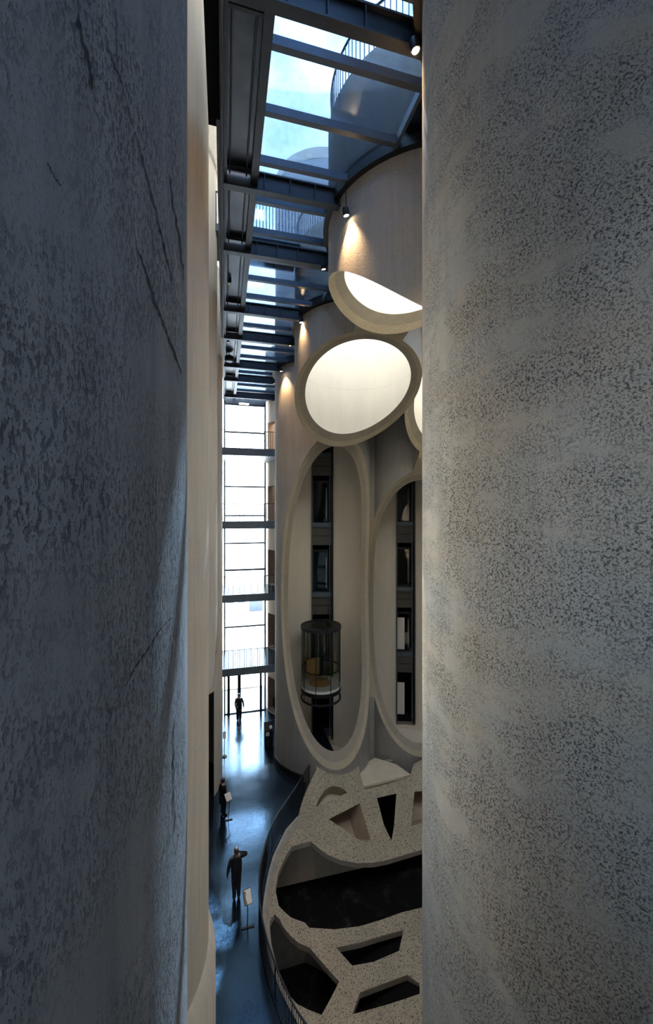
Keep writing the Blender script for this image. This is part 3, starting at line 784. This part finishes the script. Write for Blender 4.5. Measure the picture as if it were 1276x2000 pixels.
# ------------------------------------------------------------------ the carved pit
holes = {
 'arch': [(616.6, 1576), (623, 1560), (634, 1544), (642, 1538), (650, 1535), (663, 1537), (671, 1541), (679, 1548), (648, 1562)],
 'pocket': [(643, 1600), (672, 1585), (703, 1569), (714, 1605), (724.5, 1640), (716.5, 1646), (698, 1638.5), (674, 1621)],
 'wedge': [(736.5, 1558.6), (774.6, 1550), (770, 1613), (765, 1642), (750, 1610.6)],
 'niche': [(810, 1546.6), (862, 1540), (855, 1600), (835, 1604), (804, 1613)],
 'channel': [(570, 1653), (607, 1643), (618, 1653), (639, 1669), (666, 1680), (698, 1686), (730, 1685), (756, 1680), (783, 1672), (823, 1660), (870, 1645), (870, 1760), (822, 1773), (783, 1782.6), (743, 1797), (703, 1809), (655, 1815), (604.6, 1812), (578, 1798.6), (559, 1784), (544.6, 1769), (540.6, 1749), (538, 1738), (543, 1706.5), (554, 1680)],
 'chamber': [(536, 1785), (546, 1795), (554, 1811), (567, 1827), (583, 1841), (604.6, 1850.6), (639, 1890.5), (663, 1917), (645, 1952), (628.6, 1982), (602, 1972), (580.6, 1961), (556, 1934), (537, 1908), (528, 1870), (525, 1830), (527, 1800)],
 'slot_upper': [(656.5, 1850.6), (703, 1841), (746, 1828), (788, 1816.5), (780, 1857), (730, 1878.5), (688.5, 1886)],
 'slot_lower': [(703, 1938.5), (750, 1921), (796, 1904), (820, 1921), (820, 1941), (756, 1962.5), (688.5, 1981)],
 }
outer = list(rim_px) + [(590, 2050), (640, 2120), (720, 2200), (900, 2300), (960, 2200), (960, 1500), (900, 1486), (840, 1484), (823, 1484), (808, 1492), (803, 1512), (756, 1524), (711, 1535), (703, 1508), (698, 1480), (680, 1484), (657, 1489), (635, 1485)]
def dens(poly, step=7):
    out = []
    for p, q in zip(poly, poly[1:] + poly[:1]):
        n = max(1, int(math.dist(p, q) / step))
        out += [(p[0] + (q[0] - p[0]) * k / n, p[1] + (q[1] - p[1]) * k / n) for k in range(n)]
    return out
def dens_open(poly, step=7):
    out = []
    for p, q in zip(poly[:-1], poly[1:]):
        n = max(1, int(math.dist(p, q) / step))
        out += [(p[0] + (q[0] - p[0]) * k / n, p[1] + (q[1] - p[1]) * k / n) for k in range(n)]
    return out + [poly[-1]]
def inside(pt, poly):
    x, y = pt; r = False; j = len(poly) - 1
    for i in range(len(poly)):
        (xi, yi), (xj, yj) = poly[i], poly[j]
        if (yi > y) != (yj > y) and x < (xj - xi) * (y - yi) / (yj - yi) + xi: r = not r
        j = i
    return r
od = dens(outer, 9); hd = {k: dens(v, 6) for k, v in holes.items()}
pts, edges = [], []
for loop in [od] + list(hd.values()):
    s0 = len(pts); pts += [Vector(p) for p in loop]
    edges += [(s0 + i, s0 + (i + 1) % len(loop)) for i in range(len(loop))]
gx = 510
while gx < 1100:
    gy = 1470
    while gy < 2300:
        q = (gx + random.uniform(-1, 1), gy + random.uniform(-1, 1))
        if inside(q, od) and not any(inside(q, h) for h in hd.values()): pts.append(Vector(q))
        gy += 11 if gx < 840 else 30
    gx += 11 if gx < 840 else 30
rv, re_, rf, _, _, _ = delaunay_2d_cdt(pts, edges, [], 0, 1e-4)
vs_ = [on_bowl(p.x, p.y) for p in rv]
fs = []
for f in rf:
    cxy = (sum(rv[i].x for i in f) / 3, sum(rv[i].y for i in f) / 3)
    if inside(cxy, od) and not any(inside(cxy, h) for h in hd.values()): fs.append(tuple(f))
pit = empty('carved_pit', (5, 14, -2.5), 'carved speckled concrete bowl sunk below the floor with dark openings', 'pit')
pinv = Matrix.Translation((-5, -14, 2.5))
def pit_part(bb, nm, m, smooth=None):
    o = bb.build(nm, m, pit, smooth); o.matrix_parent_inverse = pinv; return o
bb = MB(); bb.add(vs_, fs, M_pit)
# thickness at the rim and at each opening
THK = 0.20
def skirt(loop, mat_, depth=THK, off=(0, 0, -1)):
    top = [on_bowl(*p) for p in loop]; n = len(top); o_ = Vector(off) * depth
    bb.add(top + [p + o_ for p in top], [(i, (i + 1) % n, n + (i + 1) % n, n + i) for i in range(n)], mat_)
for k, l in hd.items():
    if k in ('chamber', 'channel', 'slot_upper', 'slot_lower'): skirt(l, M_rim)
o = pit_part(bb, 'carved_surface', None, 40)
# pale smooth rim strip that caps the bowl along the floor edge
rp = dens_open(rim_px[5:] + [(590, 2050), (640, 2120)], 8)
c3 = [on_bowl(*p) for p in rp]
rim_o = []
bb = MB(); vs2 = []; n = 0
for i, p in enumerate(c3):
    a = c3[max(0, i - 1)]; c = c3[min(len(c3) - 1, i + 1)]; t_ = (c - a); t_.z = 0; t_.normalize(); nrm = Vector((-t_.y, t_.x, 0))
    if nrm.x < 0: nrm = -nrm
    p_in = p + nrm * 0.20; p_in.z = bowl_z(p_in.x, p_in.y) + 0.03
    p0 = p - nrm * 0.03; zt_ = max(p.z, 0.0) + 0.05
    vs2 += [(p0.x, p0.y, -0.15), (p0.x, p0.y, zt_), (p.x + nrm.x * 0.06, p.y + nrm.y * 0.06, zt_), tuple(p_in)]
for i in range(len(c3) - 1):
    for q in range(3): bb.f.append([i * 4 + q, i * 4 + q + 1, (i + 1) * 4 + q + 1, (i + 1) * 4 + q]); bb.m.append(0)
bb.v = vs2; pit_part(bb, 'rim_kerb', M_rim, 40)

ZU = -2.65
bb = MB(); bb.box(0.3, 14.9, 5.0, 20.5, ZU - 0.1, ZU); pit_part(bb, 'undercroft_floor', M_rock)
def under_wall(name, line, m, gap=0.10, th=0.14, top=-0.2):
    bb = MB(); pts_ = []
    for p, q in zip(line[:-1], line[1:]):
        for k in range(24): pts_.append(Vector(p).lerp(Vector(q), k / 24))
    pts_.append(Vector(line[-1])); vs3 = []
    for p in pts_:
        zt_ = min(top(p.x) if callable(top) else top, bowl_z(p.x, p.y) - gap, bowl_z(p.x, p.y + th) - gap)
        zt_ = max(zt_, ZU + 0.02)
        vs3 += [(p.x, p.y, ZU), (p.x, p.y, zt_), (p.x, p.y + th, zt_), (p.x, p.y + th, ZU)]
    fs3 = []
    for i in range(len(pts_) - 1):
        for q in range(4): fs3.append((i * 4 + q, i * 4 + (q + 1) % 4, i * 4 + 4 + (q + 1) % 4, i * 4 + 4 + q))
    bb.add(vs3, fs3); return pit_part(bb, name, m)
under_wall('undercroft_back_wall', [(0.5, 17.1), (2.6, 17.1), (5.2, 17.1), (14.8, 17.1)], M_cream, top=lambda x: max(-1.75, -0.2 - max(0, x - 2.6) * 0.66))
under_wall('chamber_wall', [(0.5, 13.98), (2.83, 14.02), (3.9, 13.15), (3.3, 11.6)], M_rim, gap=0.45)
bb = MB(); bb.box(0.3, 0.5, 5, 20.5, ZU, -0.19); bb.box(0.3, 14.9, 20.3, 20.5, ZU, -0.19); bb.box(0.3, 14.9, 5, 5.2, ZU, -0.4); pit_part(bb, 'undercroft_side_wall', M_rim)
def recess(key, v, mw, mf, name):
    top = [on_bowl(*p) for p in hd[key]]; n = len(top); v = Vector(v); bb = MB()
    bb.add(top + [p + v for p in top], [(i, (i + 1) % n, n + (i + 1) % n, n + i) for i in range(n)], mw)
    bb.add([p + v for p in top], [tuple(range(n))], mf)
    return pit_part(bb, name, None)
recess('arch', (0.0, 0.25, -0.55), M_sleeve, M_web, 'arch_recess')
recess('pocket', (-0.45, 0.8, -0.55), M_brown, M_brown, 'triangular_recess')
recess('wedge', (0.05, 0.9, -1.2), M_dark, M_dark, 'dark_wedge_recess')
recess('niche', (0.3, 0.8, -0.5), M_brown, M_brown, 'brown_niche_recess')
# joint line of the lower arch ring
arc = [(600, 1580), (606, 1560), (615, 1536), (628.6, 1517), (640, 1508.5), (650, 1505), (658, 1503.5), (666, 1504), (682, 1512), (698, 1528), (705, 1546)]
a3 = []
for p in dens_open(arc, 5): q = on_bowl(*p); a3.append(q + Vector((0, -0.004, 0.004)))
bb = MB(); bb.tube(a3, 0.016, 5); pit_part(bb, 'arch_joint', M_brown)
sl = []
lz = -0.05
lp = [on_z(x, y, lz) for x, y in [(696, 1500), (711, 1535), (803, 1513), (775, 1493), (733, 1480)]]
bb = MB(); bb.prism([(p.x, p.y) for p in lp], lz - 0.12, lz); o = bb.build('pale_ledge', M_web); o['label'] = 'pale triangular ledge'; o.parent = pit; o.matrix_parent_inverse = pinv

# curved railing round the pit
rl = empty('pit_railing', (1.2, 13, 0), 'long curved black railing along the edge of the pit', 'railing')
base = []
for p in dens_open(rim_px[4:] + [(590, 2050), (640, 2120)], 5):
    base.append(on_z(p[0], p[1], 0.0))
# smooth and offset to the corridor side
sm = []
for i in range(len(base)):
    w_ = base[max(0, i - 6):i + 7]; sm.append(sum((v for v in w_), Vector()) / len(w_))
path = [Vector((4.05, 19.15, 0))]
for i, p in enumerate(sm):
    a = sm[max(0, i - 2)]; c = sm[min(len(sm) - 1, i + 2)]; t_ = (c - a).normalized(); nrm = Vector((-t_.y, t_.x, 0))
    if nrm.x > 0: nrm = -nrm
    path.append(p + nrm * 0.16)
cum = [0]
for a, c in zip(path[:-1], path[1:]): cum.append(cum[-1] + (c - a).length)
def along(s):
    for i in range(len(path) - 1):
        if cum[i + 1] >= s: return path[i].lerp(path[i + 1], (s - cum[i]) / max(1e-6, cum[i + 1] - cum[i]))
    return path[-1]
Ltot = cum[-1]; NP_ = int(Ltot / 0.06); org = Vector((1.2, 13, 0))
tr = [along(Ltot * k / 90) - org for k in range(91)]
bb = MB(); bb.tube([p + Vector((0, 0, 1.08)) for p in tr], 0.028, 8); bb.build('top_rail', M_steel, rl, 60)
bb = MB(); bb.tube([p + Vector((0, 0, 0.09)) for p in tr], 0.02, 6); bb.build('bottom_rail', M_black, rl, 60)
bb = MB()
for i in range(90):
    pass
n_b = min(290, int(Ltot / 0.095))
bb = MB(); bb.tube([(0, 0, 0.08), (0, 0, 1.07)], 0.012, 5); me_b = bb.mesh('baluster', M_black)
for k in range(n_b):
    o = link('baluster', me_b, rl); o.location = along(Ltot * (k + 0.5) / n_b) - org
bb = MB(); bb.tube([(0, 0, 0), (0, 0, 1.08)], 0.018, 8); me_p = bb.mesh('post', M_steel)
for k in range(12):
    o = link('post', me_p, rl); o.location = along(Ltot * k / 11) - org
# dark plinth round the lift tube
bb = MB(); bb.lathe([(RO - 0.02, 0), (RO + 0.05, 0), (RO + 0.05, 0.32), (RO - 0.02, 0.34)], (TD[0], TD[1], 0.002), 48, None, math.radians(140), math.radians(236))
tag(bb.build('trim_1', M_black, None, 30), 'dark plinth at the foot of the lift tube', kind='structure')

# ------------------------------------------------------------------ signs and kiosk
s1 = empty('info_stand', (0.74, 13.17, 0), 'information stand with printed panel beside the pit railing', 'sign stand', 'information stands')
bb = MB(); bb.tube([(0, 0, 0.02), (0, 0, 1.0)], 0.016, 8); bb.build('pole', M_black, s1, 60)
bb = MB(); bb.box(-0.22, 0.22, -0.035, 0.035, 0, 0.025); bb.build('base_bar', M_black, s1)
def panel(parent, w, h, z, tilt, rz, sheet, pic=True):
    bb = MB(); bb.box(-w / 2, w / 2, -0.01, 0.01, -h / 2, h / 2); f_ = bb.build('panel', M_black, parent)
    f_.location = (0, -0.02, z); f_.rotation_euler = (tilt, 0, rz)
    bb = MB(); bb.box(-w / 2 + 0.015, w / 2 - 0.015, -0.014, -0.0105, -h / 2 + 0.015, h / 2 - 0.015); bb.build('sheet', sheet, f_)
    if pic:
        bb = MB(); bb.add([(-w / 2 + 0.015, -0.0155, h / 2 - 0.02), (-w / 2 + 0.015, -0.0155, -h / 2 + 0.02), (-w / 2 + 0.10, -0.0155, -h / 2 + 0.02), (-w / 2 + 0.07, -0.0155, 0), (-w / 2 + 0.10, -0.0155, h / 2 - 0.07)], [(0, 1, 2, 3, 4)])
        bb.build('printed_picture', M_brownprint, f_)
panel(s1, 0.28, 0.40, 1.02, math.radians(-38), math.radians(14), M_paper)
p2 = on_z(446, 1602, 0)
s2 = empty('info_stand', (p2.x, p2.y, 0), 'tilted information stand in front of the standing visitor at left', 'sign stand', 'information stands')
bb = MB(); bb.tube([(0, 0, 0.02), (0.08, 0.05, 1.0)], 0.014, 8); bb.build('pole', M_black, s2, 60)
bb = MB(); bb.box(-0.18, 0.18, -0.035, 0.035, 0, 0.025); bb.build('base_bar', M_black, s2)
panel(s2, 0.30, 0.34, 1.04, math.radians(-45), math.radians(28), M_paper, False)
p3 = on_z(438.5, 1478, 0)
s3 = empty('info_stand', (p3.x, p3.y, 0), 'slim sign post beside the far left tube', 'sign stand', 'information stands')
bb = MB(); bb.tube([(0, 0, 0.02), (0, 0, 1.1)], 0.016, 8); bb.build('pole', M_black, s3, 60)
bb = MB(); bb.lathe([(0, 0), (0.14, 0), (0.14, 0.03), (0, 0.04)], (0, 0, 0), 20); bb.build('base', M_black, s3)
panel(s3, 0.16, 0.34, 1.2, math.radians(-12), math.radians(10), M_offwhite, False)

kk = empty('kiosk', (2.52, 23.2, 0), 'black ticket kiosk with white notices beside the lift tube', 'kiosk')
bb = MB(); bb.box(-0.28, 0.22, -0.25, 0.25, 0, 0.95); bb.build('body', M_black, kk)
bb = MB(); bb.add([(-0.28, -0.25, 0.95), (0.22, -0.25, 0.95), (0.22, 0.25, 1.22), (-0.28, 0.25, 1.22), (-0.28, 0.25, 0.95), (0.22, 0.25, 0.95)], [(0, 1, 2, 3), (3, 2, 5, 4), (0, 3, 4), (1, 5, 2), (0, 4, 5, 1)]); bb.build('sloping_top', M_black, kk)
bb = MB(); bb.box(-0.21, -0.01, -0.262, -0.252, 0.66, 0.88); bb.build('notice', M_offwhite, kk)
bb = MB(); bb.box(-0.14, -0.06, -0.262, -0.252, 0.15, 0.6); bb.build('graphic_strip', M_panel, kk)
bb = MB(); bb.add([(0.02, -0.16, 1.012), (0.17, -0.16, 1.012), (0.17, 0.02, 1.109), (0.02, 0.02, 1.109)], [(0, 1, 2, 3)]); bb.build('notice', M_offwhite, kk)
bb = MB(); bb.tube([(-0.26, 0.22, 1.2), (-0.26, 0.22, 1.95), (0.35, 0.35, 1.98)], 0.014, 6); bb.build('sign_hoop', M_black, kk, 60)

# ------------------------------------------------------------------ people
def person(name, loc, rz, joints, mats, label, scale=1.0, hair=None, hand_r=None):
    """joints: dict of chains; one skinned body mesh"""
    vs_, es, rad, grp = [], [], [], []
    idx = {}
    def v(key, p, r, g):
        if key in idx: return idx[key]
        idx[key] = len(vs_); vs_.append(p); rad.append(r); grp.append(g); return idx[key]
    for chain in joints:
        prev = None
        for key, p, r, g in chain:
            k = v(key, p, r, g)
            if prev is not None: es.append((prev, k))
            prev = k
    me = bpy.data.meshes.new('body'); me.from_pydata(vs_, es, [])
    o = bpy.data.objects.new('tmp', me); COL.objects.link(o)
    md = o.modifiers.new('skin', 'SKIN'); md.use_smooth_shade = True
    for i, r in enumerate(rad):
        sv = me.skin_vertices[0].data[i]; sv.radius = r if isinstance(r, tuple) else (r, r); sv.use_root = (i == 0)
    sb = o.modifiers.new('sub', 'SUBSURF'); sb.levels = 2; sb.render_levels = 2
    bpy.context.view_layer.update(); dg = bpy.context.evaluated_depsgraph_get()
    res = bpy.data.meshes.new_from_object(o.evaluated_get(dg), depsgraph=dg); bpy.data.objects.remove(o)
    res.materials.clear()
    for m in mats: res.materials.append(m)
    P = [Vector(p) for p in vs_]
    for pl in res.polygons:
        c = pl.center; best = min(range(len(P)), key=lambda i: (P[i] - c).length); pl.material_index = grp[best]
    res.polygons.foreach_set('use_smooth', [True] * len(res.polygons))
    root = empty('person', loc, label, 'person', None, None, rz); root.scale = (scale,) * 3
    link('body', res, root)
    return root
def fingers(tag_, wrist, d, side, g=1):
    """palm and five fingers hanging along direction d from the wrist"""
    w = Vector(wrist); d = Vector(d).normalized(); s = Vector(side).normalized(); n = d.cross(s)
    out = []
    palm = w + d * 0.085
    for k, (o_, L) in enumerate(((-0.033, 0.075), (-0.011, 0.09), (0.011, 0.085), (0.032, 0.065))):
        a = palm + s * o_
        out.append([(tag_ + 'palm', tuple(w + d * 0.05), (0.035, 0.016), g), (tag_ + 'k%d' % k, tuple(a), 0.0095, g), (tag_ + 'm%d' % k, tuple(a + d * L * 0.5 + n * 0.008), 0.0085, g), (tag_ + 't%d' % k, tuple(a + d * L + n * 0.028), 0.0075, g)])
    th = w + d * 0.035 - s * 0.04
    out.append([(tag_ + 'palm', None, 0, g), (tag_ + 'th0', tuple(th), 0.011, g), (tag_ + 'th1', tuple(th + d * 0.05 - s * 0.018 + n * 0.01), 0.009, g)])
    return out
def body(h=1.78, rarm='down', stance=0.09, larm_out=0.30):
    # local frame: faces +Y, z up. groups: 0 cloth top, 1 skin, 2 trousers, 3 shoes, 4 hair
    T, S, P_, F_, Hh = 0, 1, 2, 3, 4
    ch = []
    ch.append([('pel', (0, 0, 0.95), (0.20, 0.15), P_), ('waist', (0, 0.0, 1.10), (0.205, 0.145), T), ('chest', (0, 0.0, 1.30), (0.22, 0.15), T), ('sh', (0, -0.01, 1.44), (0.12, 0.085), T), ('neck', (0, 0.0, 1.52), 0.058, S), ('hd0', (0, 0.02, 1.60), (0.073, 0.088), S), ('hd1', (0, 0.015, 1.69), (0.080, 0.098), S), ('hd2', (0, 0.0, 1.755), (0.052, 0.062), S)])
    ch.append([('hd0', 0, 0, 0), ('nose', (0, 0.118, 1.625), 0.014, S)])
    for s, nm in ((-1, 'l'), (1, 'r')):
        ch.append([('hd0', 0, 0, 0), (nm + 'ear', (s * 0.092, 0.0, 1.635), 0.016, S)])
        x = s * stance
        ch.append([('pel', 0, 0, 0), (nm + 'hip', (x, 0, 0.86), (0.112, 0.115), P_), (nm + 'knee', (x, 0.015, 0.48), 0.088, P_), (nm + 'ank', (x, -0.01, 0.10), 0.070, P_), (nm + 'heel', (x, -0.02, 0.045), 0.043, F_), (nm + 'toe', (x + s * 0.02, 0.17, 0.035), (0.045, 0.032), F_)])
    # left arm hanging slightly away
    ch.append([('sh', 0, 0, 0), ('ls', (-0.19, -0.01, 1.42), 0.066, T), ('le', (-0.27, -0.03, 1.14), 0.062, T), ('lw', (-larm_out, 0.03, 0.90), 0.042, T), ('Lpalm', (-larm_out - 0.005, 0.045, 0.85), (0.035, 0.018), S)])
    ch += fingers('L', (-larm_out, 0.03, 0.90), (-0.05, 0.2, -1), (0.25, 1, 0.2))
    if rarm == 'up':
        ch.append([('sh', 0, 0, 0), ('rs', (0.20, -0.01, 1.43), 0.078, T), ('re', (0.37, 0.04, 1.40), 0.072, T), ('rw', (0.17, 0.19, 1.38), 0.045, T), ('Rpalm', (0.12, 0.20, 1.41), (0.033, 0.018), S)])
        ch += fingers('R', (0.17, 0.19, 1.38), (-0.8, 0.1, 0.5), (0.4, 0.5, 0.6))
    else:
        ch.append([('sh', 0, 0, 0), ('rs', (0.19, -0.01, 1.42), 0.066, T), ('re', (0.25, 0.0, 1.14), 0.050, T), ('rw', (0.22, 0.17, 0.98), 0.034, T), ('Rpalm', (0.21, 0.215, 0.96), (0.035, 0.018), S)])
        ch += fingers('R', (0.22, 0.17, 0.98), (-0.15, 0.9, -0.35), (0.6, 0.2, 0.7))
    return ch
def fix(ch):   # fill repeated keys
    seen = {}; out = []
    for c in ch:
        row = []
        for k, p, r, g in c:
            if k in seen: row.append(seen[k])
            else:
                seen[k] = (k, p, r, g); row.append(seen[k])
        out.append(row)
    return out
pm = on_z(462, 1754, 0)
person('person', (pm.x, pm.y, 0), math.radians(8), fix(body(rarm='up', stance=0.075)), [M_suit, M_skin, M_suit, M_shoe, M_hair], 'person in dark suit standing on the reflective floor, right arm raised', 1.01)
pl_ = on_z(437, 1592, 0)
p_2 = person('person', (pl_.x - 0.02, pl_.y, 0), math.radians(-60), fix(body(stance=0.10)), [M_navy, M_skin2, M_navy, M_shoe, M_hair], 'person in dark clothes reading the tilted stand at left', 0.93)
bb = MB(); bb.lathe([(0.0, 0.0), (0.085, 0.0), (0.105, -0.06), (0.10, -0.13), (0.09, -0.16)][::-1], (0, -0.02, 1.765), 20); bb.build('hair', M_hair, p_2, 60)
bb = MB(); bb.lathe([(0.17, 0.62), (0.185, 0.62), (0.20, 0.8), (0.175, 0.98), (0.165, 1.0)], (0, 0, 0), 24); bb.build('coat_hem', M_navy, p_2, 60)
p_3 = person('person', (0.93, 26.4, 0), math.radians(180), fix(body(stance=0.10)), [M_olive, M_skin2, M_navy, M_shoe, M_hair], 'distant person standing by the entrance doors under the lowest gallery', 0.98)
bb = MB(); bb.lathe([(0.0, 0.0), (0.085, 0.0), (0.10, -0.06), (0.09, -0.10)][::-1], (0, -0.01, 1.77), 20); bb.build('hair', M_hair, p_3, 60)

# ------------------------------------------------------------------ outside the window
b = MB(); b.box(-60, 70, 31.3, 160, -0.3, -0.02); tag(b.build('ground', M_pave), 'pale paved forecourt outside the window', kind='structure')
ob = empty('office_building', (3, 80, 0), 'pale office block faintly visible through the window', 'building')
bb = MB(); bb.box(-16, 20, 0, 14, 0, 24); bb.build('walls', M_facade, ob)
bb = MB(); bb.box(-16.3, 20.3, -0.3, 14.3, 24, 24.6); bb.build('parapet', M_offwhite, ob)
bb = MB(); bb.box(-0.85, 0.85, -0.06, 0.0, 0, 2.3); me_w = bb.mesh('window', M_winfar)
for k in range(12):
    for j in range(5):
        o = link('window', me_w, ob); o.location = (-13.5 + 2.6 * k, 0, 4.2 + 3.9 * j)
mh = empty('market_hall', (4.2, 55, 0), 'white gabled hall beyond the forecourt', 'building')
bb = MB(); bb.box(-5, 5, 0, 10, 0, 4.4); bb.build('walls', M_facade, mh)
bb = MB(); bb.add([(-5.4, -0.3, 4.4), (5.4, -0.3, 4.4), (0, -0.3, 7.2), (-5.4, 10.3, 4.4), (5.4, 10.3, 4.4), (0, 10.3, 7.2)], [(0, 1, 2), (3, 5, 4), (0, 2, 5, 3), (1, 4, 5, 2), (0, 3, 4, 1)]); bb.build('gable_roof', M_offwhite, mh)
bb = MB(); bb.box(-0.9, 0.9, -0.06, 0, 0, 2.6); bb.build('door', M_bar, mh)
for k in (-3.4, -1.9, 1.9, 3.4):
    bb = MB(); bb.box(k - 0.5, k + 0.5, -0.06, 0, 1.2, 3.0); bb.build('window', M_bar, mh)
